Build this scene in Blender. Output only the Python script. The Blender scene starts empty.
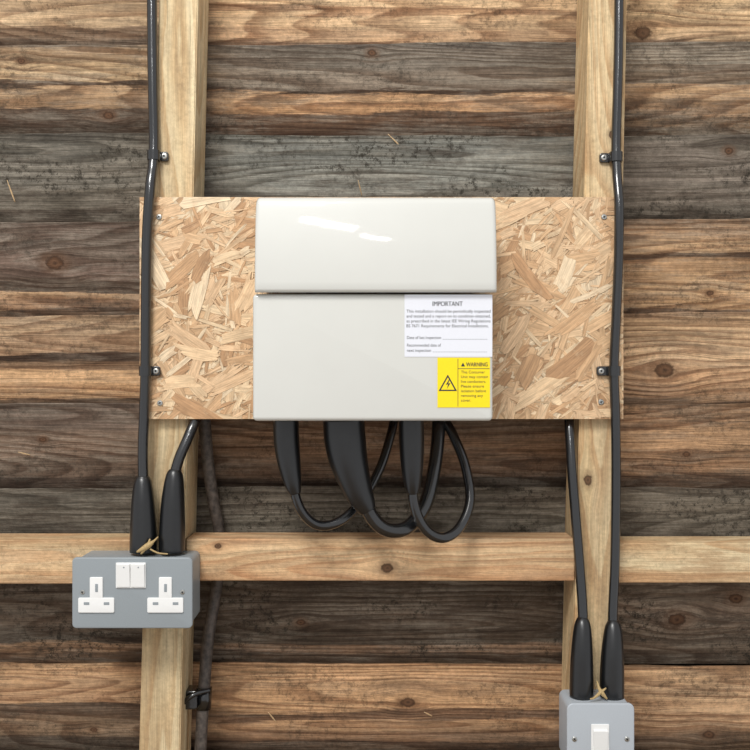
import bpy, bmesh, math, random
from mathutils import Vector, Matrix
random.seed(7)
S=0.00115; D=1.1; ZC=1.5
def k(d): return S*(D-d)/D
def X(u,d=0): return (u-375)*k(d)
def Z(v,d=0): return ZC-(v-375)*k(d)
def P(u,v,d=0): return Vector((X(u,d),-d,Z(v,d)))
def lin(c):
    r=[]
    for a in c[:3]:
        a=a/255.0
        r.append(a/12.92 if a<=0.04045 else ((a+0.055)/1.055)**2.4)
    return (r[0],r[1],r[2],1.0)
sc=bpy.context.scene
COL=sc.collection
# ---------------------------------------------------------------- node helper
class NT:
    def __init__(s,name):
        s.m=bpy.data.materials.new(name); s.m.use_nodes=True
        s.t=s.m.node_tree; s.n=s.t.nodes; s.l=s.t.links
        s.b=s.n['Principled BSDF']
    def put(s,sock,v):
        if isinstance(v,bpy.types.NodeSocket): s.l.new(v,sock)
        elif v is not None: sock.default_value=v
    def M(s,op,a,b=None,c=None,clamp=False):
        n=s.n.new('ShaderNodeMath'); n.operation=op; n.use_clamp=clamp
        s.put(n.inputs[0],a); s.put(n.inputs[1],b); s.put(n.inputs[2],c)
        return n.outputs[0]
    def comb(s,x,y,z):
        n=s.n.new('ShaderNodeCombineXYZ')
        s.put(n.inputs[0],x); s.put(n.inputs[1],y); s.put(n.inputs[2],z); return n.outputs[0]
    def noise(s,vec,scale=1,detail=4,rough=0.55,dist=0):
        n=s.n.new('ShaderNodeTexNoise'); s.put(n.inputs['Vector'],vec)
        n.inputs['Scale'].default_value=scale; n.inputs['Detail'].default_value=detail
        n.inputs['Roughness'].default_value=rough; n.inputs['Distortion'].default_value=dist
        return n.outputs['Fac']
    def ramp(s,fac,stops,interp='LINEAR'):
        n=s.n.new('ShaderNodeValToRGB'); s.put(n.inputs[0],fac)
        cr=n.color_ramp; cr.interpolation=interp
        while len(cr.elements)<len(stops): cr.elements.new(0.5)
        for e,(p,c) in zip(cr.elements,stops): e.position=p
        for e,(p,c) in zip(cr.elements,stops): e.color=c
        return n.outputs[0]
    def step(s,v,a,b):
        n=s.n.new('ShaderNodeMapRange'); s.put(n.inputs[0],v)
        n.inputs[1].default_value=a; n.inputs[2].default_value=b; n.interpolation_type='SMOOTHSTEP'
        return n.outputs[0]
    def mix(s,f,a,b,mode='MIX'):
        n=s.n.new('ShaderNodeMix'); n.data_type='RGBA'; n.blend_type=mode
        s.put(n.inputs[0],f); s.put(n.inputs[6],a); s.put(n.inputs[7],b); return n.outputs[2]
    def hsv(s,c,sat=1.0,val=1.0):
        n=s.n.new('ShaderNodeHueSaturation'); n.inputs['Saturation'].default_value=sat; n.inputs['Value'].default_value=val
        s.put(n.inputs['Color'],c); return n.outputs[0]
    def gray(s,v): 
        return s.comb(v,v,v)
def simple(name,c,rough=0.5,metal=0,coat=0,spec=0.5,bump=0,bs=400,var=0.0):
    t=NT(name); b=t.b
    tc=t.n.new('ShaderNodeTexCoord').outputs['Object']
    n=t.noise(tc,bs,3)
    col=lin(c)
    lo=tuple(x*(1-var) for x in col[:3])+(1,); hi=tuple(min(1,x*(1+var)) for x in col[:3])+(1,)
    t.put(b.inputs['Base Color'],t.ramp(n,[(0.3,lo),(0.7,hi)]))
    b.inputs['Roughness'].default_value=rough; b.inputs['Metallic'].default_value=metal
    b.inputs['Coat Weight'].default_value=coat; b.inputs['Coat Roughness'].default_value=0.04
    b.inputs['Specular IOR Level'].default_value=spec
    if bump:
        bn=t.n.new('ShaderNodeBump'); bn.inputs['Strength'].default_value=bump; bn.inputs['Distance'].default_value=0.0005
        t.put(bn.inputs['Height'],n); t.put(b.inputs['Normal'],bn.outputs[0])
    return t.m
def crisp(stops):
    out=[]
    if len(stops)<3: return stops
    out.append(stops[0])
    for (p0,c0),(p1,c1) in zip(stops,stops[1:]):
        g=p1-p0
        out.append((p0+g*.36,c0)); out.append((p0+g*.62,c1))
    out.append(stops[-1]); return out
def wood(name,ramps,z0,z1,axis='X',knots=(),seed=0,stain=0.5,staincol=(72,58,47),grain=0.5,split=(-0.15,0.2),mould=0.3,fine=1.0,weather=0.0,warp=0.011,band=0.30,patch=0.3,rings=0.4,ringn=15,gain=1.0,ringcol=(112,70,42),sat=1.0):
    t=NT(name); b=t.b
    tc=t.n.new('ShaderNodeTexCoord').outputs['Object']
    sp=t.n.new('ShaderNodeSeparateXYZ'); t.put(sp.inputs[0],tc)
    L,Y,T=(sp.outputs[0],sp.outputs[1],sp.outputs[2])
    if axis=='Z': L,T=T,L
    T0=T
    if axis=='Z' : T=t.M('ADD',T,t.M('MULTIPLY',Y,0.6))
    else: T=t.M('SUBTRACT',T,t.M('MULTIPLY',Y,0.5))
    n1=t.noise(t.comb(t.M('MULTIPLY',L,3.2),seed*3.1,t.M('MULTIPLY',T,16)),1,2)
    n1b=t.noise(t.comb(t.M('MULTIPLY',L,26),seed*2.1,t.M('MULTIPLY',T,90)),1,3)
    Tw=t.M('ADD',T,t.M('MULTIPLY',t.M('SUBTRACT',n1,0.5),warp))
    Tw=t.M('ADD',Tw,t.M('MULTIPLY',t.M('SUBTRACT',n1b,0.5),0.0022))
    kmask=None
    for (kx,kz,r) in knots:
        dx=t.M('SUBTRACT',L,kx); dz=t.M('SUBTRACT',T0,kz)
        e=t.M('ADD',t.M('POWER',t.M('ABSOLUTE',t.M('DIVIDE',dx,r*6)),2.0),t.M('POWER',t.M('ABSOLUTE',t.M('DIVIDE',dz,r*3)),2.0))
        g=t.M('EXPONENT',t.M('MULTIPLY',e,-1.0))
        Tw=t.M('SUBTRACT',Tw,t.M('MULTIPLY',t.M('MULTIPLY',dz,0.88),g))
        rr=t.M('DIVIDE',t.M('SQRT',t.M('ADD',t.M('MULTIPLY',t.M('MULTIPLY',dx,dx),0.5),t.M('MULTIPLY',dz,dz))),r)
        kmask=rr if kmask is None else t.M('MINIMUM',kmask,rr)
    fineiso=t.noise(tc,150,5,0.7)
    if kmask is not None: kmask=t.M('ADD',kmask,t.M('MULTIPLY',t.M('SUBTRACT',fineiso,0.5),1.1))
    n2=t.noise(t.comb(t.M('MULTIPLY',L,4.0),seed*1.7+5,t.M('MULTIPLY',Tw,60)),1,7,0.72)
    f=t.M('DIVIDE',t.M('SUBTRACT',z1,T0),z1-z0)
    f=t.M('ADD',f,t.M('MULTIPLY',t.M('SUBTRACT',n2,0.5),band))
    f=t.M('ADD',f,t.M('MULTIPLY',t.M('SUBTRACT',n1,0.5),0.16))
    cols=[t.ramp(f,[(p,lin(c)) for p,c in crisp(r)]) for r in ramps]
    c=cols[0]
    if len(cols)==3:
        lx=t.M('ADD',L,t.M('MULTIPLY',t.M('SUBTRACT',n2,0.5),0.25))
        c=t.mix(t.step(lx,split[0]-0.05,split[0]+0.05),cols[0],cols[1])
        c=t.mix(t.step(lx,split[1]-0.05,split[1]+0.05),c,cols[2])
    if weather:
        wn=t.noise(t.comb(t.M('MULTIPLY',L,7),seed*6.1,t.M('MULTIPLY',Tw,45)),1,9,0.78)
        c=t.mix(t.M('MULTIPLY',t.step(wn,0.44,0.60),weather),c,lin((154,144,128)))
    pn=t.noise(t.comb(t.M('MULTIPLY',L,6),seed*8.3,t.M('MULTIPLY',T,22)),1,7,0.7)
    c=t.mix(1.0,c,t.gray(t.M('MULTIPLY',t.M('ADD',t.M('MULTIPLY',t.step(pn,0.3,0.7),patch*1.6),1-patch),gain)),'MULTIPLY')
    rf=t.noise(t.comb(t.M('MULTIPLY',L,1.5),seed*9.7+1,t.M('MULTIPLY',Tw,17)),1,0.6,0.4)
    ph=t.M('ADD',t.M('MULTIPLY',rf,float(ringn)),t.M('MULTIPLY',n1b,0.35))
    fr=t.M('FRACT',ph)
    ring=t.M('MULTIPLY',t.step(fr,0.25,0.88),t.step(fr,1.0,0.90))
    rstr=t.M('MULTIPLY',ring,t.M('MULTIPLY',t.M('ADD',t.M('MULTIPLY',n2,1.2),0.1),rings))
    c=t.mix(rstr,c,t.mix(1.0,c,lin(ringcol),'MULTIPLY'))
    g1=t.noise(t.comb(t.M('MULTIPLY',L,2.6),seed*2.3,t.M('MULTIPLY',Tw,260*fine)),1,4,0.65)
    g2=t.noise(t.comb(t.M('MULTIPLY',L,18),seed*1.3+9,t.M('MULTIPLY',Tw,900)),1,3,0.65)
    gg=t.M('ADD',t.M('MULTIPLY',g1,0.45),t.M('MULTIPLY',g2,0.55))
    gv=t.step(gg,0.40,0.60)
    lo=1-grain
    gm=t.M('ADD',t.M('MULTIPLY',gv,grain*1.25),lo)
    gm=t.M('MULTIPLY',gm,t.M('ADD',t.M('MULTIPLY',t.step(fineiso,0.3,0.7),grain*0.9),1-grain*0.45))
    c=t.mix(1.0,c,t.gray(gm),'MULTIPLY')
    g3=t.noise(t.comb(t.M('MULTIPLY',L,4.5),seed*4.3+2,t.M('MULTIPLY',Tw,330)),1,3,0.5)
    c=t.mix(t.M('MULTIPLY',t.step(g3,0.65,0.70),0.85*min(1,grain*1.7)),c,lin((46,33,24)))
    s1=t.noise(t.comb(t.M('MULTIPLY',L,10),seed*5.1,t.M('MULTIPLY',Tw,52)),1,9,0.78)
    c=t.mix(t.M('MULTIPLY',t.step(s1,0.50,0.62),stain),c,lin(staincol))
    s2=t.noise(tc,110,7,0.85)
    s3=t.noise(t.comb(t.M('MULTIPLY',L,9),seed*7,t.M('MULTIPLY',T,20)),1,3,0.5)
    c=t.mix(t.M('MULTIPLY',t.M('MULTIPLY',t.step(s2,0.49,0.60),t.step(s3,0.42,0.60)),mould),c,lin((46,41,33)))
    if kmask is not None:
        c=t.mix(t.M('MULTIPLY',t.step(kmask,2.4,0.9),0.45),c,lin((104,70,44)))
        kc=t.ramp(t.M('MULTIPLY',kmask,0.5),[(0.0,lin((62,42,30))),(0.2,lin((104,72,48))),(0.36,lin((84,56,36))),(0.5,lin((44,31,22)))])
        c=t.mix(t.M('MULTIPLY',t.step(kmask,1.2,0.8),0.9),c,kc)
    if sat!=1.0: c=t.hsv(c,sat)
    t.put(b.inputs['Base Color'],c)
    b.inputs['Roughness'].default_value=0.85; b.inputs['Specular IOR Level'].default_value=0.2
    bn=t.n.new('ShaderNodeBump'); bn.inputs['Strength'].default_value=0.85; bn.inputs['Distance'].default_value=0.0016
    t.put(bn.inputs['Height'],t.M('ADD',gg,t.M('MULTIPLY',fineiso,0.7))); t.put(b.inputs['Normal'],bn.outputs[0])
    return t.m
# ---------------------------------------------------------------- mesh helpers
def newobj(name,bm,mats,smooth=False,parent=None):
    me=bpy.data.meshes.new(name); bm.normal_update(); bm.to_mesh(me); bm.free()
    if not isinstance(mats,(list,tuple)): mats=[mats]
    for m in mats: me.materials.append(m)
    if smooth:
        for p in me.polygons: p.use_smooth=True
    o=bpy.data.objects.new(name,me); COL.objects.link(o)
    if parent: 
        o.parent=parent; o.matrix_parent_inverse=Matrix.Translation(-parent.location)
    return o
def empty(name,loc):
    o=bpy.data.objects.new(name,None); o.location=loc; o.empty_display_size=0.02; COL.objects.link(o); return o
def hexa(bm,pts,mi=0):
    v=[bm.verts.new(p) for p in pts]
    fs=[(0,1,2,3),(7,6,5,4),(0,4,5,1),(1,5,6,2),(2,6,7,3),(3,7,4,0)]
    out=[]
    for f in fs:
        fc=bm.faces.new([v[i] for i in f]); fc.material_index=mi; out.append(fc)
    bmesh.ops.recalc_face_normals(bm,faces=out)
    return v,out
def boxw(bm,x0,x1,z0,z1,db,df,bev=0,seg=3,mi=0,shift=None):
    pts=[(x0,-db,z0),(x1,-db,z0),(x1,-db,z1),(x0,-db,z1),(x0,-df,z0),(x1,-df,z0),(x1,-df,z1),(x0,-df,z1)]
    v,fs=hexa(bm,pts,mi)
    if bev:
        es=list({e for f in fs for e in f.edges})
        r=bmesh.ops.bevel(bm,geom=es,offset=bev,segments=seg,profile=0.5,affect='EDGES')
        for f in r['faces']: f.material_index=mi
def rbox(bm,x0,x1,z0,z1,db,df,r,bev,mi=0,seg=6):
    def loop(ins,d):
        pts=[]; rr=max(r-ins,0.0002)
        for cx,cz,a0 in ((x1-r,z1-r,0),(x0+r,z1-r,90),(x0+r,z0+r,180),(x1-r,z0+r,270)):
            for i in range(seg+1):
                a=math.radians(a0+90*i/seg); pts.append((cx+rr*math.cos(a),-d,cz+rr*math.sin(a)))
        return [bm.verts.new(p) for p in pts]
    ls=[loop(0,db),loop(0,df-bev)]
    for i in range(1,5):
        a=math.radians(90*i/4); ls.append(loop(bev*(1-math.cos(a)),df-bev+bev*math.sin(a)))
    fs=[]
    for a,b in zip(ls,ls[1:]):
        n=len(a)
        for i in range(n): fs.append(bm.faces.new((a[i],a[(i+1)%n],b[(i+1)%n],b[i])))
    fs.append(bm.faces.new(ls[0])); fs.append(bm.faces.new(ls[-1]))
    for f in fs: f.material_index=mi
    bmesh.ops.recalc_face_normals(bm,faces=fs)
def autosmooth(o,ang=35):
    for p in o.data.polygons: p.use_smooth=True
    o.data.set_sharp_from_angle(angle=math.radians(ang))
def catmull(pts,n=10):
    out=[]
    q=[pts[0]]+list(pts)+[pts[-1]]
    for i in range(1,len(q)-2):
        p0,p1,p2,p3=q[i-1],q[i],q[i+1],q[i+2]
        for j in range(n):
            t=j/n
            out.append([0.5*((2*b)+(-a+c)*t+(2*a-5*b+4*c-d)*t*t+(-a+3*b-3*c+d)*t**3) for a,b,c,d in zip(p0,p1,p2,p3)])
    out.append(list(pts[-1])); return out
def tube(bm,pts,n=10,seg=16,mi=0,flat=1.0):
    raw=[(p.x,p.y,p.z,r) for p,r in pts]
    c=catmull(raw,n) if n>1 else raw
    P_=[Vector(a[:3]) for a in c]; R=[a[3] for a in c]
    nrm=Vector((0,-1,0)); rings=[]
    for i,p in enumerate(P_):
        t=(P_[min(i+1,len(P_)-1)]-P_[max(i-1,0)]).normalized()
        nrm=(nrm-t*nrm.dot(t)).normalized(); bi=t.cross(nrm)
        rings.append([bm.verts.new(p+(nrm*math.cos(2*math.pi*j/seg)*flat+bi*math.sin(2*math.pi*j/seg))*R[i]) for j in range(seg)])
    fs=[]
    for a,b in zip(rings,rings[1:]):
        for j in range(seg): fs.append(bm.faces.new((a[j],a[(j+1)%seg],b[(j+1)%seg],b[j])))
    fs.append(bm.faces.new(rings[0])); fs.append(bm.faces.new(rings[-1]))
    for f in fs: f.material_index=mi; f.smooth=True
    bmesh.ops.recalc_face_normals(bm,faces=fs)
def disc(bm,x,z,db,df,r,mi=0,seg=20,dome=0.0):
    ls=[]
    for rr,d in ((r,db),(r,df-dome),(r*0.85,df-dome*0.3),(r*0.5,df)):
        ls.append([bm.verts.new((x+rr*math.cos(2*math.pi*i/seg),-d,z+rr*math.sin(2*math.pi*i/seg))) for i in range(seg)])
    fs=[]
    for a,b in zip(ls,ls[1:]):
        for i in range(seg): fs.append(bm.faces.new((a[i],a[(i+1)%seg],b[(i+1)%seg],b[i])))
    fs.append(bm.faces.new(ls[0])); fs.append(bm.faces.new(ls[-1]))
    for f in fs: f.material_index=mi
    bmesh.ops.recalc_face_normals(bm,faces=fs)
# ---------------------------------------------------------------- materials
M_black=simple('black_pvc',(17,18,20),0.26,spec=0.7,coat=.5,bump=0.04,bs=250,var=0.15)
M_boot=simple('black_shroud',(14,15,17),0.34,spec=0.7,bump=0.06,bs=180,var=0.2)
M_steel=simple('zinc_screw',(190,190,185),0.3,metal=1,var=0.1)
M_dark=simple('dark_recess',(15,15,15),0.7)
M_white=simple('white_enamel',(205,205,199),0.4,coat=1.0,bs=30,var=0.01,spec=.3)
M_plast=simple('white_plastic',(232,232,230),0.3,var=0.01)
M_grey=simple('grey_painted_metal',(142,149,153),0.38,bump=0.15,bs=900,var=0.03)
M_lgrey=simple('light_grey_metal',(174,180,186),0.35,bump=0.1,bs=900,var=0.03)
M_paper=simple('label_paper',(224,226,233),0.5,var=0.01)
M_yel=simple('label_yellow',(246,218,10),0.4,var=0.02)
M_ink=simple('label_ink',(48,48,52),0.6)
M_tie=simple('cord_tag',(176,150,104),0.7,bump=0.3,bs=800,var=0.25)
M_old=simple('weathered_cable',(78,70,64),0.6,bump=0.7,bs=160,var=0.6)
# ---------------------------------------------------------------- cladding wall
DB=-0.083
bounds=[-133,-45,43,134,220,314,404,488,576,665,753,842]
r_=lambda *a:list(a)
specs={  # dark ramp ends paint shading and thin grime along the board edges
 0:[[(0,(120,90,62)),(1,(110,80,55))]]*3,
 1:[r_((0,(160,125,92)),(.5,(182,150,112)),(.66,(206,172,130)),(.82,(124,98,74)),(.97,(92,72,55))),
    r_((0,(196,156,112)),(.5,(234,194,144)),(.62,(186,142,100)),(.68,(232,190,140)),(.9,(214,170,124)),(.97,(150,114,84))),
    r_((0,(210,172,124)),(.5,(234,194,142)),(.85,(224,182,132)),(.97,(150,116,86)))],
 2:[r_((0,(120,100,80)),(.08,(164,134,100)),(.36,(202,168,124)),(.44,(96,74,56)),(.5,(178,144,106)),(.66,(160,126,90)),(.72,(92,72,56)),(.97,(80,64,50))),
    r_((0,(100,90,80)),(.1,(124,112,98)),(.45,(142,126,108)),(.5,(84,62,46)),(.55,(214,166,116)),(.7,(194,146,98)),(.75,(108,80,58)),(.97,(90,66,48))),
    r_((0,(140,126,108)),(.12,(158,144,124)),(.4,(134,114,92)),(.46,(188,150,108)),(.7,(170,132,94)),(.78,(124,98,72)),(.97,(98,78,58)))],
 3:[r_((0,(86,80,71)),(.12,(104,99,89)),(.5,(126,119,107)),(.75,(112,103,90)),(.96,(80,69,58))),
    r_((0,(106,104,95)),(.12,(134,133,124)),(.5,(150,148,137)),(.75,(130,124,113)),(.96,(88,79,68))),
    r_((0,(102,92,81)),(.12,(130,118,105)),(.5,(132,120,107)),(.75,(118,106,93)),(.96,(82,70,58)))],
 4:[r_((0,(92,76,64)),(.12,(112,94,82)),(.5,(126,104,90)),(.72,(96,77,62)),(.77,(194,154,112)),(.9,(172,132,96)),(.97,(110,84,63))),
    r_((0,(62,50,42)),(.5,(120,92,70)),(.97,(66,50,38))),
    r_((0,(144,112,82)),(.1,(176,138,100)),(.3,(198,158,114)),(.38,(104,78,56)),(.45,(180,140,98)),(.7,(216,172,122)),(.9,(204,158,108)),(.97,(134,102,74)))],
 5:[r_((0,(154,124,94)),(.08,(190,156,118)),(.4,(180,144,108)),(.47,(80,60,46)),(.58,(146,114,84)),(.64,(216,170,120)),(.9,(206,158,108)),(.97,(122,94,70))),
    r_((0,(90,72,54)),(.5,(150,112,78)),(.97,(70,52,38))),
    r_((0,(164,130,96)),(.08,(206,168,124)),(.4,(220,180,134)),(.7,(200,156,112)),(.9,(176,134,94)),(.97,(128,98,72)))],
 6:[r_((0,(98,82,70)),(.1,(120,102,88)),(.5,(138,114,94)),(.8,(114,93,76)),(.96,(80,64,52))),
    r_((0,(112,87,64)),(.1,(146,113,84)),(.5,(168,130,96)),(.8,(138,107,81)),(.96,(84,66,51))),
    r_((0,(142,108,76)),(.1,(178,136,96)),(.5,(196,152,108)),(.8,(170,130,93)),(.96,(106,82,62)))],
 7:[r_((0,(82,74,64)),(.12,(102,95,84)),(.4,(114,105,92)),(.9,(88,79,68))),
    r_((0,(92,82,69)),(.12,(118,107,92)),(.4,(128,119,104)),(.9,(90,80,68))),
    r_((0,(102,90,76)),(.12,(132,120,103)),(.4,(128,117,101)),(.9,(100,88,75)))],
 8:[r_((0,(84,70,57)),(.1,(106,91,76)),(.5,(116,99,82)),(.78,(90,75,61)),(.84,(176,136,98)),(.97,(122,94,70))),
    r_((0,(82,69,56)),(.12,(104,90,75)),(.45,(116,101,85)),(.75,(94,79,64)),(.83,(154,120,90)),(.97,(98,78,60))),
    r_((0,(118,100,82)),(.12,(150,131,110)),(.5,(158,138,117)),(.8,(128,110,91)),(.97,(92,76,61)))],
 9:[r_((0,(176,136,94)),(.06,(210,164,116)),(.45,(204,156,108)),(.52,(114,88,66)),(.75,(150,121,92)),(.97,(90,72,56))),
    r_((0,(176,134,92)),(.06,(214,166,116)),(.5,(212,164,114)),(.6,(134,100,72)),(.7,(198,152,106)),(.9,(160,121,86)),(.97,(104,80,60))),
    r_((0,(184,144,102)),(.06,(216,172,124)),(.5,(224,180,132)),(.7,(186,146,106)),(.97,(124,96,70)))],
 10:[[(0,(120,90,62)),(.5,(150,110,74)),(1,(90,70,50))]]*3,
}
kn={1:[(647,28,.0075)],2:[(372,52,.004),(105,112,.0045),(20,60,.003)],3:[(730,150,.004)],4:[(52,262,.008),(715,292,.003)],
    5:[(668,370,.009)],6:[(690,455,.0035),(40,440,.003)],8:[(680,622,.008),(738,600,.006),(300,625,.004)],9:[(408,705,.0062),(714,740,.005),(90,735,.003)]}
st={0:.4,1:.3,2:.5,3:.5,4:.5,5:.38,6:.45,7:.5,8:.7,9:.38,10:.5}
we={1:.2,2:.45,3:.4,4:.4,5:.25,6:.35,7:.4,8:.4,9:.2}
ga={1:1.10,2:1.14,3:1.16,4:1.12,5:1.12,6:1.08,7:1.06,8:1.08,9:1.10}
wx0,wx1=-1.5,1.5
def clad_board(bm,za,zb,mi,rng):
    n=170
    secs=[]
    ph=rng.uniform(0,9); jit=0; tilt=rng.uniform(-.0015,.0015)
    for i in range(n+1):
        x=wx0+(wx1-wx0)*i/n
        jit=jit*0.7+rng.uniform(-.0007,.0007)
        w=0.0014*math.sin(x*5+ph)+0.0007*math.sin(x*17+ph*2)+jit+tilt*x*2
        prof=[(0.1050,za-0.005),(0.0842,zb-0.0010+w),(0.0850,zb+w),(0.0905,zb+w-.0005),(0.1115,za-0.005)]
        secs.append([bm.verts.new((x,y,z)) for y,z in prof])
    fs=[]
    for a,b in zip(secs,secs[1:]):
        for j in range(5): fs.append(bm.faces.new((a[j],b[j],b[(j+1)%5],a[(j+1)%5])))
    fs.append(bm.faces.new(secs[0])); fs.append(bm.faces.new(secs[-1]))
    for f in fs: f.material_index=mi
    bmesh.ops.recalc_face_normals(bm,faces=fs)
rng=random.Random(3)
bm=bmesh.new(); mats=[]
zs=[Z(v,DB) for v in bounds]
for i in range(len(bounds)-1):
    zt,zb=zs[i],zs[i+1]
    kk=[(X(u,DB),Z(v,DB),r) for u,v,r in kn.get(i,[])]
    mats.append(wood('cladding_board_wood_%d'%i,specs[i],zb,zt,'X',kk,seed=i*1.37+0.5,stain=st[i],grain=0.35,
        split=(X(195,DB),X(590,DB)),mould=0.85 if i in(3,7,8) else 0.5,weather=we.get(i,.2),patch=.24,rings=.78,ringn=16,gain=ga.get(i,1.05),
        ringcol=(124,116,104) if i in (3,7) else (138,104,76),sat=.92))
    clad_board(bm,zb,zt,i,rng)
z=zs[-1]
sp=0.11; j=0
while z>0.01:
    clad_board(bm,max(z-sp,0.006),z,[9,6,8,5][j%4],rng); z-=sp; j+=1
z=zs[0]
for j in range(5):
    clad_board(bm,z,z+sp,[9,6,3,1,2][j],rng); z+=sp
top=z
newobj('wall_back',bm,mats)
bm=bmesh.new(); boxw(bm,wx0,wx1,0.0,top,-0.125,-0.113); newobj('wall_gap_sheet',bm,simple('dark_gap_sheet',(30,26,22),0.9))  # added dark sheet behind the boards, keeps the gaps dark
t=NT('floor_boards_mat'); 
tc=t.n.new('ShaderNodeTexCoord').outputs['Object']
t.put(t.b.inputs['Base Color'],t.ramp(t.noise(tc,12,6),[(0.3,lin((120,100,78))),(0.7,lin((165,140,108)))])); t.b.inputs['Roughness'].default_value=0.85
bm=bmesh.new(); boxw(bm,-1.5,1.5,-0.03,0.0,-0.125,3.0); newobj('floor',bm,t.m)
bm=bmesh.new()
for a,b_ in (((7,180),(15,202)),((388,134),(402,148)),((358,180),(362,196)),((424,712),(432,716)),((18,452),(30,455)),((268,712),(276,722))):
    pa=P(*a,-.078); pb=P(*b_,-.090); tube(bm,[(pa,.0003),((pa+pb)/2,.0009),(pb,.0006)],4,6)
newobj('wood_splinters',bm,simple('fresh_splinter',(222,190,146),0.8,var=.1))
# ---------------------------------------------------------------- studs & noggins
SF=-0.0125
def stud(name,uT0,uT1,uB0,uB1,mat):
    d=SF
    def xa(u0,u1,z):
        x0,x1=X(u0,d),X(u1,d); z0,z1=Z(0,d),Z(750,d)
        return x0+(x1-x0)*(z-z0)/(z1-z0)
    zt,zb=top,0.0
    bm=bmesh.new()
    pts=[]
    for dd in (-0.0825,SF):
        pts+= [(xa(uT0,uB0,zb),-dd,zb),(xa(uT1,uB1,zb),-dd,zb),(xa(uT1,uB1,zt),-dd,zt),(xa(uT0,uB0,zt),-dd,zt)]
    v,fs=hexa(bm,pts)
    bmesh.ops.bevel(bm,geom=list(bm.edges),offset=0.0015,segments=2,affect='EDGES')
    return newobj(name,bm,mat)
mS1=wood('stud_pine_a',[[(0,(212,188,142)),(.3,(232,210,166)),(.6,(224,200,154)),(1,(206,178,132))]],-0.27,-0.18,'Z',[(Z(470,SF),X(178,SF),.004)],seed=11,stain=.25,staincol=(160,130,90),grain=.18,mould=.15,fine=.8,weather=.18,warp=.016,patch=.1,rings=.6,ringn=14,ringcol=(206,168,120),sat=.92)
mS2=wood('stud_pine_b',[[(0,(206,176,128)),(.3,(228,200,152)),(.6,(220,190,140)),(1,(204,170,122))]],0.20,0.30,'Z',[(Z(135,SF),X(612,SF),.0035),(Z(480,SF),X(588,SF),.0045)],seed=15,stain=.28,staincol=(152,116,76),grain=.2,mould=.15,fine=.8,weather=.18,warp=.016,patch=.1,rings=.6,ringn=14,ringcol=(200,156,108),sat=.92)
stud('wall_stud',159,198,139,180,mS1)
stud('wall_stud',589,627,572,612,mS2)
def nog(u0,u1,v0,v1,seed,ramps,knots,d0=-0.0605):
    bm=bmesh.new()
    boxw(bm,u0,u1,Z(v1,SF),Z(v0,SF),d0,SF-0.0003,0.0016,2)
    zt=Z(v0,SF)
    m=wood('noggin_pine_%d'%seed,ramps,Z(v1,SF),zt,'X',[(X(a,SF),Z(b,SF),c) for a,b,c in knots],seed=seed,stain=.45,staincol=(162,120,78),grain=.22,mould=.25,fine=.7,weather=.18,warp=.014,patch=.13,rings=.6,ringn=14,ringcol=(200,150,102),sat=.92)
    return newobj('timber_noggin',bm,m)
def studx(uT,uB,v): return X(uT+(uB-uT)*v/750.0,SF)
nog(studx(198,180,560)+.0018,studx(589,572,560)-.0018,539,581,21,[[(0,(216,176,128)),(.3,(232,194,144)),(.65,(224,182,132)),(1,(208,164,116))]],[(387,568,.005),(218,546,.0028)])
nog(-1.5,studx(159,139,560)-.0018,540,584,22,[[(0,(216,182,134)),(.3,(232,200,152)),(.65,(220,184,136)),(1,(204,164,118))]],[])
nog(studx(627,612,560)+.0018,1.5,543,583,23,[[(0,(222,194,146)),(.4,(236,210,162)),(1,(216,178,128))]],[])
# ---------------------------------------------------------------- OSB
def clip_poly(poly,x0,x1,z0,z1):
    for ax,val,sgn in ((0,x0,1),(0,x1,-1),(1,z0,1),(1,z1,-1)):
        out=[]
        for i in range(len(poly)):
            a=poly[i]; b=poly[(i+1)%len(poly)]
            ia=(a[ax]-val)*sgn>=0; ib=(b[ax]-val)*sgn>=0
            if ia: out.append(a)
            if ia!=ib:
                tt=(val-a[ax])/(b[ax]-a[ax]); out.append(tuple(a[q]+(b[q]-a[q])*tt for q in range(4)))
        poly=out
        if len(poly)<3: return None
    return poly
t=NT('osb_flakes'); b=t.b
ca=t.n.new('ShaderNodeVertexColor'); ca.layer_name='Col'
uv=t.n.new('ShaderNodeUVMap'); uv.uv_map='UVMap'
s_=t.n.new('ShaderNodeSeparateXYZ'); t.put(s_.inputs[0],uv.outputs[0])
g=t.noise(t.comb(t.M('MULTIPLY',s_.outputs[0],22),t.M('MULTIPLY',s_.outputs[1],850),0.0),1,3,0.6)
g2=t.noise(t.comb(t.M('MULTIPLY',s_.outputs[0],40),t.M('MULTIPLY',s_.outputs[1],220),3.0),1,5,0.65)
tc=t.n.new('ShaderNodeTexCoord').outputs['Object']
iso=t.noise(tc,75,6,0.7)
mul=t.M('ADD',t.M('MULTIPLY',t.step(g,0.35,0.65),0.26),t.M('ADD',t.M('MULTIPLY',t.step(g2,0.38,0.62),0.24),0.62))
c=t.mix(1.0,ca.outputs[0],t.gray(mul),'MULTIPLY')
c=t.mix(t.M('MULTIPLY',t.step(iso,0.5,0.66),0.35),c,lin((180,138,96)))
c=t.mix(t.M('MULTIPLY',t.step(iso,0.46,0.30),0.25),c,lin((230,202,162)))
c=t.hsv(c,.93)
t.put(b.inputs['Base Color'],c); b.inputs['Roughness'].default_value=0.6; b.inputs['Specular IOR Level'].default_value=0.3
bn=t.n.new('ShaderNodeBump'); bn.inputs['Strength'].default_value=0.4; bn.inputs['Distance'].default_value=0.0006
t.put(bn.inputs['Height'],t.M('ADD',g,g2)); t.put(b.inputs['Normal'],bn.outputs[0])
M_osb=t.m
ox0,ox1,oz0,oz1=X(139.5),X(623.5),Z(419),Z(197)
bm=bmesh.new()
boxw(bm,ox0,ox1,oz0,oz1,-0.0124,-0.0014,0)
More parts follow.
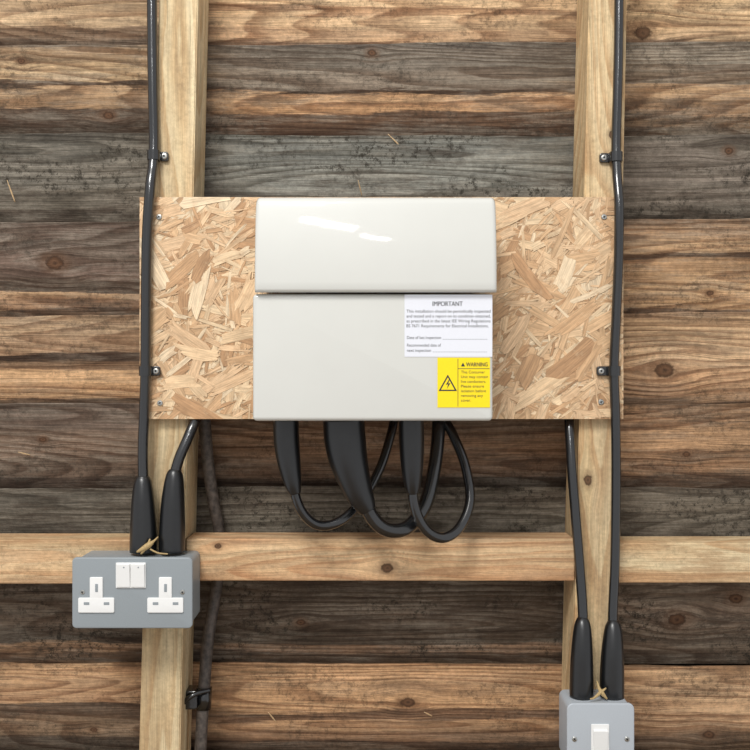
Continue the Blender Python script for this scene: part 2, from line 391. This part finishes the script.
cl=bm.loops.layers.float_color.new('Col'); ul=bm.loops.layers.uv.new('UVMap')
base=lin((190,150,108))
for f in bm.faces:
    for l in f.loops: l[cl]=base; l[ul].uv=(l.vert.co.x,l.vert.co.z)
pal=[(230,196,152),(224,186,142),(216,176,130),(232,202,160),(210,168,122),(204,160,114),(236,210,172),(220,180,134),(228,190,146),(226,190,146),(190,146,102)]
rng=random.Random(29)
N=2600
for i in range(N):
    q=i/N
    cx=rng.uniform(ox0-.01,ox1+.01); cz=rng.uniform(oz0-.01,oz1+.01)
    ln=rng.choice([rng.uniform(.012,.03),rng.uniform(.02,.045),rng.uniform(.03,.07)]); wd=rng.uniform(.0015,.005) if rng.random()<.6 else rng.uniform(.005,.014)
    if q<0.3: ln*=1.4; wd*=2.2
    elif q>.975: ln=rng.uniform(.04,.07); wd=rng.uniform(.012,.02)
    wd=min(wd,ln*.55)
    a=rng.gauss(0.6,0.6) if rng.random()<.6 else rng.uniform(0,math.pi)
    ca_,sa=math.cos(a),math.sin(a)
    out=[]
    je=min(.010,ln*.16); sk=rng.uniform(-1,1)*min(wd,ln*.2); bow=rng.uniform(-.2,.2)*wd
    ne=rng.randint(3,6)
    for e in range(ne+1):
        vv=(-.5+e/ne)*wd*.9; out.append((ln/2+sk*(e/ne-.5)+rng.uniform(-je,je*.3),vv))
    out.append((rng.uniform(.1,.25)*ln,wd/2+bow)); out.append((rng.uniform(-.25,-.1)*ln,wd/2+bow))
    for e in range(ne+1):
        vv=(.5-e/ne)*wd*.9; out.append((-ln/2+sk*(e/ne-.5)+rng.uniform(-je*.3,je),vv))
    out.append((rng.uniform(-.25,-.1)*ln,-wd/2+bow)); out.append((rng.uniform(.1,.25)*ln,-wd/2+bow))
    colr=rng.choice(pal); br=rng.uniform(.96,1.04); colr=tuple(min(255,x*br) for x in colr)
    d=-0.0014+i*5e-7
    us=rng.uniform(0,5)
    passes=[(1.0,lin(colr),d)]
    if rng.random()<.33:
        passes=[(0,lin(tuple(x*.76 for x in colr)),d-2.5e-7)]+passes  # wider, darker copy underneath paints a shadow edge around the flake
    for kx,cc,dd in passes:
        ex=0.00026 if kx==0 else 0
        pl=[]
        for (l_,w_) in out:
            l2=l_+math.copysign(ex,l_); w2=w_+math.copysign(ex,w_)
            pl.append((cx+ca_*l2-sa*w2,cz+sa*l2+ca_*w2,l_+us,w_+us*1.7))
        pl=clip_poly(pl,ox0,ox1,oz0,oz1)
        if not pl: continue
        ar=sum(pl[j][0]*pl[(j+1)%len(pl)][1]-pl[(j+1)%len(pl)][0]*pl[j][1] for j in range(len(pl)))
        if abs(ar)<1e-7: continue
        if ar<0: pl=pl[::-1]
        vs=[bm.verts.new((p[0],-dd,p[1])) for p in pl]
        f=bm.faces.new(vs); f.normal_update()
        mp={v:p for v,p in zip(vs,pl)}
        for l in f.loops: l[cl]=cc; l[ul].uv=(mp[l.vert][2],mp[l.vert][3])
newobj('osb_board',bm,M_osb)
def screw(name,u,v,d,r=.0032,parent=None):
    bm=bmesh.new(); x,z=X(u,d),Z(v,d)
    disc(bm,x,z,d-.0002,d+.0012,r,0,dome=.0006)
    for a in (0.4,0.4+math.pi/2):
        c_,s2=math.cos(a)*r*.55,math.sin(a)*r*.55; w=.0004
        nx,nz=-math.sin(a)*w,math.cos(a)*w
        vs=[bm.verts.new((x+p*c_+q_*nx,-(d+.00125),z+p*s2+q_*nz)) for p,q_ in ((-1,-1),(1,-1),(1,1),(-1,1))]
        bm.faces.new(vs).material_index=1
    return newobj(name,bm,[M_steel,M_dark],parent=parent)
for u,v in ((159,217),(604,217),(601,402),(160,403)): screw('wood_screw',u,v,0)
# ---------------------------------------------------------------- consumer unit
cu=empty('consumer_unit',(X(373,0.05),-0.05,Z(308,0.05)))
F=0.100
bm=bmesh.new()
rbox(bm,X(252.5,F),X(493,F),Z(421,F),Z(293.8,F),0.0006,F,0.0045,0.004)
o=newobj('body',bm,M_white,parent=cu); autosmooth(o,40)
bm=bmesh.new()
lx0,lx1=X(254.5,.106),X(497,.106); lz0=Z(292.3,.106); lz1=Z(196.0,.098)
prof=[(0.0008,lz0+.004),(0.085,lz0+.004),(0.1045,lz0),(0.107,lz0+.0010),(0.108,lz0+.0035)]
H=lz1-lz0
R=.010
for i in range(1,13):
    s=i/12.0
    prof.append((0.108-0.0095*s**1.9, lz0+.0035+(H-.0035-R*0.8)*s))
dT,zT=prof[-1]
a0=math.radians(11)
cdy=dT-R*math.cos(a0); cz=lz1-R
for i in range(1,10):
    a=a0+(math.pi/2-a0)*i/9
    prof.append((cdy+R*math.cos(a),cz+R*math.sin(a)))
prof.append((0.0008,lz1))
cr=0.005
xs=[(lx0+cr*(1-math.cos(math.radians(15*i))),cr*(1-math.sin(math.radians(15*i)))) for i in range(0,7)]
xs+=[(lx0+lx1-p[0],p[1]) for p in reversed(xs)]
secs=[]
for x,ins in xs:
    row=[]
    for (d,z) in prof:
        zz=z
        if z>lz1-.03: zz=z-ins*min(1,(z-(lz1-.03))/.02)
        dd=d-ins*0.8*(1 if d>.05 else 0)
        row.append(bm.verts.new((x,-dd,zz)))
    secs.append(row)
fs=[]
n=len(prof)
for a,b_ in zip(secs,secs[1:]):
    for j in range(n): fs.append(bm.faces.new((a[j],b_[j],b_[(j+1)%n],a[(j+1)%n])))
fs.append(bm.faces.new(secs[0])); fs.append(bm.faces.new(secs[-1]))
bmesh.ops.recalc_face_normals(bm,faces=fs)
o=newobj('lid',bm,M_white,parent=cu); autosmooth(o,50)
# labels
def text(bm_list,body,u,v,size_px,d,align='LEFT',bold=0.0,w=None):
    cu_=bpy.data.curves.new('t','FONT'); cu_.body=body; cu_.size=0.1; cu_.align_x='LEFT'
    ob=bpy.data.objects.new('t',cu_); COL.objects.link(ob)
    bpy.context.view_layer.update()
    dg=bpy.context.evaluated_depsgraph_get()
    me=bpy.data.meshes.new_from_object(ob.evaluated_get(dg))
    s1=size_px*k(d)*1.38/0.1
    xx=[q.co.x for q in me.vertices]; x0,x1=min(xx),max(xx)
    sx=s1 if not w else w*k(d)/(x1-x0)
    sh={'LEFT':x0,'CENTER':(x0+x1)/2}[align]
    me2=me.copy()
    for mm,ox in ((me,0),(me2,bold)):
        if mm is me2 and not bold: continue
        for q in mm.vertices:
            q.co=Vector((X(u,d)+(q.co.x-sh)*sx+ox,-d-(1e-5 if ox else 0),Z(v,d)+q.co.y*s1))
        bm_list.from_mesh(mm)
    bpy.data.objects.remove(ob)
def card(name,u0,u1,v0,v1,d,mat,th=.00025):
    bm=bmesh.new(); boxw(bm,X(u0,d),X(u1,d),Z(v1,d),Z(v0,d),d-th,d); return newobj(name,bm,mat,parent=cu)
dl=F+.0004
card('inspection_label',404.5,492.3,294.6,356.8,dl,M_paper)
bm=bmesh.new(); dt=dl+.00012
text(bm,'IMPORTANT',447.5,306,4.8,dt,'CENTER',.0002,30)
for i,l in enumerate(['This installation should be periodically inspected','and tested and a report on its condition obtained,','as prescribed in the latest IEE Wiring Regulations','BS 7671 Requirements for Electrical Installations.']):
    text(bm,l,406.5,312.6+i*4.9,3.1,dt,'LEFT',0,84 if i<3 else 82)
text(bm,'Date of last inspection',407,339,3.1,dt,w=34); text(bm,'Recommended date of',407,346.6,3.1,dt,w=34); text(bm,'next inspection',407,351.8,3.1,dt,w=24)
for u0,u1,v in ((443,488,339.5),(433,488,352.2)):
    for q in range(int((u1-u0)/1.6)):
        boxw(bm,X(u0+q*1.6,dt),X(u0+q*1.6+.7,dt),Z(v,dt),Z(v-.5,dt),dt-.0001,dt)
newobj('inspection_label_print',bm,M_ink,parent=cu)
card('warning_label',437.5,490,357.6,407.5,dl+.0002,M_yel)
bm=bmesh.new(); dt=dl+.0004
text(bm,'WARNING',466,366.4,4.2,dt,'LEFT',.0002,21.5)
for i,(l,w_) in enumerate([('This Consumer',24),('Unit may contain',27),('live conductors.',25),('Please ensure',23),('isolation before',25),('removing any',22),('cover.',10)]):
    text(bm,l,461,373.4+i*4.7,2.9,dt,'LEFT',0,w_)
def poly(bm,pts,d,mi=0):
    vs=[bm.verts.new((X(a,d),-d,Z(b_,d))) for a,b_ in pts]
    f=bm.faces.new(vs); f.material_index=mi
    f.normal_update()
    if f.normal.y>0: f.normal_flip()
poly(bm,[(461,366.4),(465,366.4),(463,362.4)],dt)
boxw(bm,X(457.7,dt),X(458.2,dt),Z(406.5,dt),Z(358.6,dt),dt-.0001,dt)
boxw(bm,X(458,dt),X(489.5,dt),Z(368.9,dt),Z(368.4,dt),dt-.0001,dt)
poly(bm,[(438.6,391),(457.0,391),(447.8,374.5)],dt)
poly(bm,[(441.0,389.7),(454.6,389.7),(447.8,377.4)],dt+.00008,1)
poly(bm,[(449,379.4),(445.8,384.8),(448,384.3),(447,388.8),(450.5,383),(448.2,383.5),(449.6,379.8)],dt+.00016)
newobj('warning_label_print',bm,[M_ink,M_yel],parent=cu)
# ---------------------------------------------------------------- cables
def px(r,d=0): return r*k(d)
def cable(name,path,r,mat=M_black,boots=(),rope=False):
    c=P(*path[len(path)//2]); e=empty(name,c)
    bm=bmesh.new(); tube(bm,[(P(*p),r) for p in path],12)
    newobj('sheath',bm,mat,parent=e)
    for bt in boots:
        bm=bmesh.new(); tube(bm,[(P(u,v,d),px(rr,d)) for u,v,d,rr in bt],6,24)
        newobj('gland_shroud',bm,M_boot,parent=e)
    return e
rc=0.0060
on=SF+rc+.0004; ov=rc+.0004
bx=0.013
cable('armoured_cable',[(151,-260,on),(152,0,on),(153,90,on),(154,140,on),(153,165,on+.004),(150,190,ov),(147,240,ov),(146,310,ov),(145.5,370,ov),(144,420,ov),(143,450,ov+.003),(143.5,490,bx),(144,545,bx)],rc,
  boots=[[(143,476,bx-.001,5.8),(143,482,bx-.001,8.6),(143,500,bx,11.2),(143.5,530,bx,13.2),(143.5,551.5,bx,13.6)]])
cable('armoured_cable',[(203,396,-.035),(200,412,-.022),(194,424,-.004),(187,440,.004),(178,462,.010),(174,485,bx),(173,545,bx)],rc*1.0,
  boots=[[(175.5,470,bx-.002,5.8),(174.5,477,bx-.001,8.8),(173,500,bx,11.4),(172.2,530,bx,12.8),(172,551.5,bx,13)]])
cable('armoured_cable',[(619.5,-260,on),(619,0,on),(617.5,90,on),(616,145,on),(617,175,on+.004),(619,205,ov),(618.5,260,ov),(616,320,ov),(614,370,ov),(615.5,420,ov),(616,480,ov-.003),(615,560,ov-.002),(612.5,620,ov+.001),(612,690,bx)],rc*.92,
  boots=[[(613,621,.008,5.4),(613,629,.010,8.4),(612.5,650,bx,10.8),(612,675,bx,12),(612,696.5,bx,12)]])
cable('armoured_cable',[(569,396,-.034),(569,412,-.026),(569.5,430,-.014),(572,470,-.003),(576,520,.000),(580,570,.002),(583,620,.008),(583,690,bx)],rc*.95,
  boots=[[(582.5,618,.007,5.2),(582.5,626,.010,8.2),(582,648,bx,10.4),(581.5,675,bx,11.6),(581.5,696.5,bx,11.8)]])
m=0.045
cable('armoured_cable',[(288,440,m),(292,480,m),(301,510,m-.005),(318,525,m-.012),(340,521,m-.02),(362,500,m-.035),(380,468,m-.055),(390,438,m-.072),(394,420,m-.08),(396,400,m-.085)],rc*.9,
  boots=[[(286,418.9,m,12.6),(286.5,440,m,12.8),(289,462,m,11.6),(293,484,m,8.6),(295.5,494,m,5.5)]])
cable('armoured_cable',[(346,440,m),(358,485,m),(372,517,m-.004),(388,530,m-.008),(408,527,m-.018),(425,505,m-.035),(434,470,m-.055),(438,438,m-.072),(439,400,m-.085)],rc*1.35,
  boots=[[(343.5,418.9,m,20.5),(345,440,m,20.8),(349,462,m,19),(357,488,m,15),(364,503,m,11.5),(368,511,m,8.6)]])
cable('armoured_cable',[(412,440,m),(412,480,m),(415,508,m-.002),(426,530,m-.006),(443,538,m-.012),(460,527,m-.024),(470,500,m-.040),(465,465,m-.058),(453,435,m-.072),(444,418,m-.08),(440,400,m-.086)],rc*.95,
  boots=[[(411,418.9,m,12.4),(411.5,440,m,12.6),(412,465,m,11.2),(412.5,484,m,8.4),(413,494,m,5.5)]])
cable('weathered_cable',[(203,380,-.05),(205,425,-.052),(209,470,-.060),(214,505,-.068),(219,530,-.0715),(219,560,-.0715),(216,590,-.0715),(211,620,-.066),(207,650,-.060),(204,690,-.054),(201,740,-.050),(199,800,-.05),(198,1000,-.05)],.0073,M_old)
# ---------------------------------------------------------------- clips
def clip(u,v,cx,dc,surf,side,r=rc):
    e=empty('cable_clip',P(u,v,dc))
    bm=bmesh.new(); w=.0055; zc=Z(v,dc); xc=X(cx,dc); th=.0016
    arc=[]
    for i in range(13):
        a=math.pi*i/12; arc.append((math.cos(a),math.sin(a)))
    outer=[(xc+c_*(r+th),dc+s2*(r+th)) for c_,s2 in arc]; inner=[(xc+c_*(r+.0002),dc+s2*(r+.0002)) for c_,s2 in arc]
    outer=[(outer[0][0],surf+.0002)]+outer+[(outer[-1][0],surf+.0002)]; inner=[(inner[0][0],surf+.0002)]+inner+[(inner[-1][0],surf+.0002)]
    rows=[]
    for (a,b_) in zip(outer,inner):
        rows.append([bm.verts.new((a[0],-a[1],zc-w)),bm.verts.new((a[0],-a[1],zc+w)),bm.verts.new((b_[0],-b_[1],zc+w)),bm.verts.new((b_[0],-b_[1],zc-w))])
    fs=[]
    for a,b_ in zip(rows,rows[1:]):
        for j in range(4): fs.append(bm.faces.new((a[j],b_[j],b_[(j+1)%4],a[(j+1)%4])))
    fs.append(bm.faces.new(rows[0])); fs.append(bm.faces.new(rows[-1])); bmesh.ops.recalc_face_normals(bm,faces=fs)
    xs_=X(u,dc)
    xa=xc+side*(r+.0005); xb=xs_+side*.0048
    rbox(bm,min(xa,xb),max(xa,xb),zc-w,zc+w,surf+.0002,surf+.0045,.003,.001)
    o=newobj('saddle',bm,M_black,parent=e); autosmooth(o)
    bm=bmesh.new(); disc(bm,xs_,zc,surf+.004,surf+.0062,.0036,dome=.001); disc(bm,xs_,zc,surf+.0055,surf+.0064,.0012,1)
    newobj('screw',bm,[M_steel,M_dark],parent=e)
clip(163.5,155.5,153.8,on+.002,SF,1)
clip(155.5,371,145.5,ov,0,1)
clip(604.5,157,616,on+.001,SF,-1)
clip(601.5,371,614,ov,0,-1)
e=empty('cable_clip',P(197,697,-.054))
bm=bmesh.new()
tube(bm,[(P(204.5,687,-.055),.0092),(P(203.5,709,-.053),.0090)],1,18)
rbox(bm,X(182,-.04),X(197,-.04),Z(710,-.04),Z(691,-.04),-.062,-.040,.003,.002)
tube(bm,[(P(183,703,-.036),.003),(P(190,697,-.034),.003),(P(198,693,-.037),.0028),(P(210,690,-.044),.0025)],6,10)
newobj('saddle',bm,M_black,parent=e)
# ---------------------------------------------------------------- double socket
ds=empty('double_socket',P(132,593,.02))
fp=.042
bm=bmesh.new()
rbox(bm,X(73.5,fp),X(191,fp),Z(627,fp),Z(559.5,fp),SF+.0005,fp-.0035,.006,.0015)
o=newobj('back_box',bm,M_grey,parent=ds); autosmooth(o)
bm=bmesh.new()
rbox(bm,X(72,fp),X(192.5,fp),Z(628.5,fp),Z(557.5,fp),fp-.0033,fp,.005,.0014)
o=newobj('front_plate',bm,M_grey,parent=ds); autosmooth(o)
bm=bmesh.new()
for cx in (96.5,165.5):
    rbox(bm,X(cx-6.5,fp),X(cx+6.5,fp),Z(600,fp),Z(577,fp),fp-.001,fp+.0016,.0012,.0006,0)
    rbox(bm,X(cx-18,fp),X(cx+18,fp),Z(612.5,fp),Z(597.5,fp),fp-.001,fp+.0017,.0015,.0006,0)
    q=fp+.0019
    rbox(bm,X(cx-1.4,q),X(cx+1.4,q),Z(592,q),Z(584,q),q-.0004,q,.0004,.00005,1)
    for s2 in (-10,10): rbox(bm,X(cx+s2-2.8,q),X(cx+s2+2.8,q),Z(605,q),Z(602.2,q),q-.0004,q,.0004,.00005,1)
o=newobj('socket_inserts',bm,[M_plast,M_grey],parent=ds); autosmooth(o)
bm=bmesh.new()
rbox(bm,X(116,fp),X(146,fp),Z(588,fp),Z(562.5,fp),fp-.001,fp+.0014,.001,.0006,0)
for a,b_ in ((117,130.4),(131.6,145)):
    x0,x1,z0,z1=X(a,fp),X(b_,fp),Z(586.8,fp),Z(563.7,fp)
    q=fp+.0014
    pts=[(x0,-q,z0),(x1,-q,z0),(x1,-q,z1),(x0,-q,z1),(x0,-q-.0012,z0+.0004),(x1,-q-.0012,z0+.0004),(x1,-q-.0032,z1-.0006),(x0,-q-.0032,z1-.0006)]
    hexa(bm,pts,0)
q=fp+.0046
for cx in (123.7,138.3):
    x,z=X(cx,q),Z(567.5,q); rbox(bm,x-.0008,x+.0008,z-.0008,z+.0008,q-.0006,q-.0001,.0005,.00005,1)
newobj('rocker_switches',bm,[M_plast,M_grey],parent=ds)
for u,v in ((82.5,592),(182.5,592)): screw('plate_screw',u,v,fp,.0026,ds)
# ---------------------------------------------------------------- single switch
sw=empty('light_switch',P(600,737,.02))
f2=.042
bm=bmesh.new()
rbox(bm,X(568.5,f2),X(633,f2),Z(771,f2),Z(705.5,f2),SF+.0005,f2-.0035,.007,.0015)
o=newobj('back_box',bm,M_lgrey,parent=sw); autosmooth(o)
bm=bmesh.new()
rbox(bm,X(567,f2),X(634.5,f2),Z(772.5,f2),Z(703.5,f2),f2-.0033,f2,.007,.0014)
o=newobj('front_plate',bm,M_lgrey,parent=sw); autosmooth(o)
bm=bmesh.new()
rbox(bm,X(591,f2),X(609,f2),Z(754,f2),Z(724,f2),f2-.001,f2+.0016,.001,.0006,0)
q=f2+.0016; x0,x1,z0,z1=X(593,f2),X(607,f2),Z(752.5,f2),Z(729,f2)
hexa(bm,[(x0,-q,z0),(x1,-q,z0),(x1,-q,z1),(x0,-q,z1),(x0,-q-.001,z0),(x1,-q-.001,z0),(x1,-q-.0035,z1-.001),(x0,-q-.0035,z1-.001)])
newobj('rocker',bm,M_plast,parent=sw)
for u in (574.5,627): screw('plate_screw',u,739,f2,.0028,sw)
# ---------------------------------------------------------------- cord ties
def tie(pts,name='cord_tie'):
    bm=bmesh.new()
    for pp in pts: tube(bm,[(P(*p[:3]),p[3] if len(p)>3 else .0011) for p in pp],6,8)
    newobj(name,bm,M_tie)
dz=bx+.017
tie([[(137,552,dz,.0012),(143,549,dz+.001,.003),(149,545,dz,.0034),(154,541,dz-.003,.0014),(158,537,dz-.008,.0008)],[(150,539,dz-.002,.001),(147,547,dz+.002,.0016),(141,554,dz+.001,.001)],[(150,549,dz,.001),(158,553,dz,.001),(168,554,dz,.0008)]])
tie([[(597,681,dz-.008,.0008),(599,688,dz-.004,.0016),(602,693,dz-.001,.0026),(607,699,dz,.001)],[(606,688,dz-.003,.0008),(600,693,dz,.002),(594,698,dz+.001,.0012),(590,699,dz+.001,.0008)]])
# ---------------------------------------------------------------- light
w=bpy.data.worlds.new('World'); sc.world=w; w.use_nodes=True
bg=w.node_tree.nodes['Background']; bg.inputs[0].default_value=(0.98,0.985,1.0,1); bg.inputs[1].default_value=0.74
def area(name,loc,target,sx,sy,power,col=(1,1,1),roll=0):
    l=bpy.data.lights.new(name,'AREA'); l.shape='RECTANGLE'; l.size=sx; l.size_y=sy; l.energy=power; l.color=col
    o=bpy.data.objects.new(name,l); COL.objects.link(o); o.location=loc
    q=(Vector(target)-Vector(loc)).to_track_quat('-Z','Y'); o.rotation_euler=(q.to_matrix().to_4x4()@Matrix.Rotation(roll,4,'Z')).to_euler()
area('skylight',(-0.7,-1.9,3.5),(0,0,1.35),0.9,0.7,62,(1,.98,.945))
area('strip_lamp',(-0.34,-3.0,3.12),(-.05,0,1.6),0.42,0.08,9,(1,1,1),math.radians(-24))
area('strip_lamp',(0.0,-3.0,2.84),(-.05,0,1.6),0.20,0.04,1.6,(1,1,1),math.radians(-24))
# ---------------------------------------------------------------- camera
cam=bpy.data.cameras.new('camera'); co=bpy.data.objects.new('camera',cam); COL.objects.link(co)
co.location=(0,-D,ZC); co.rotation_euler=(math.radians(90),0,0)
cam.sensor_width=36; cam.lens=36*D/(750*S); cam.clip_start=0.01
sc.camera=co
sc.view_settings.view_transform='Standard'
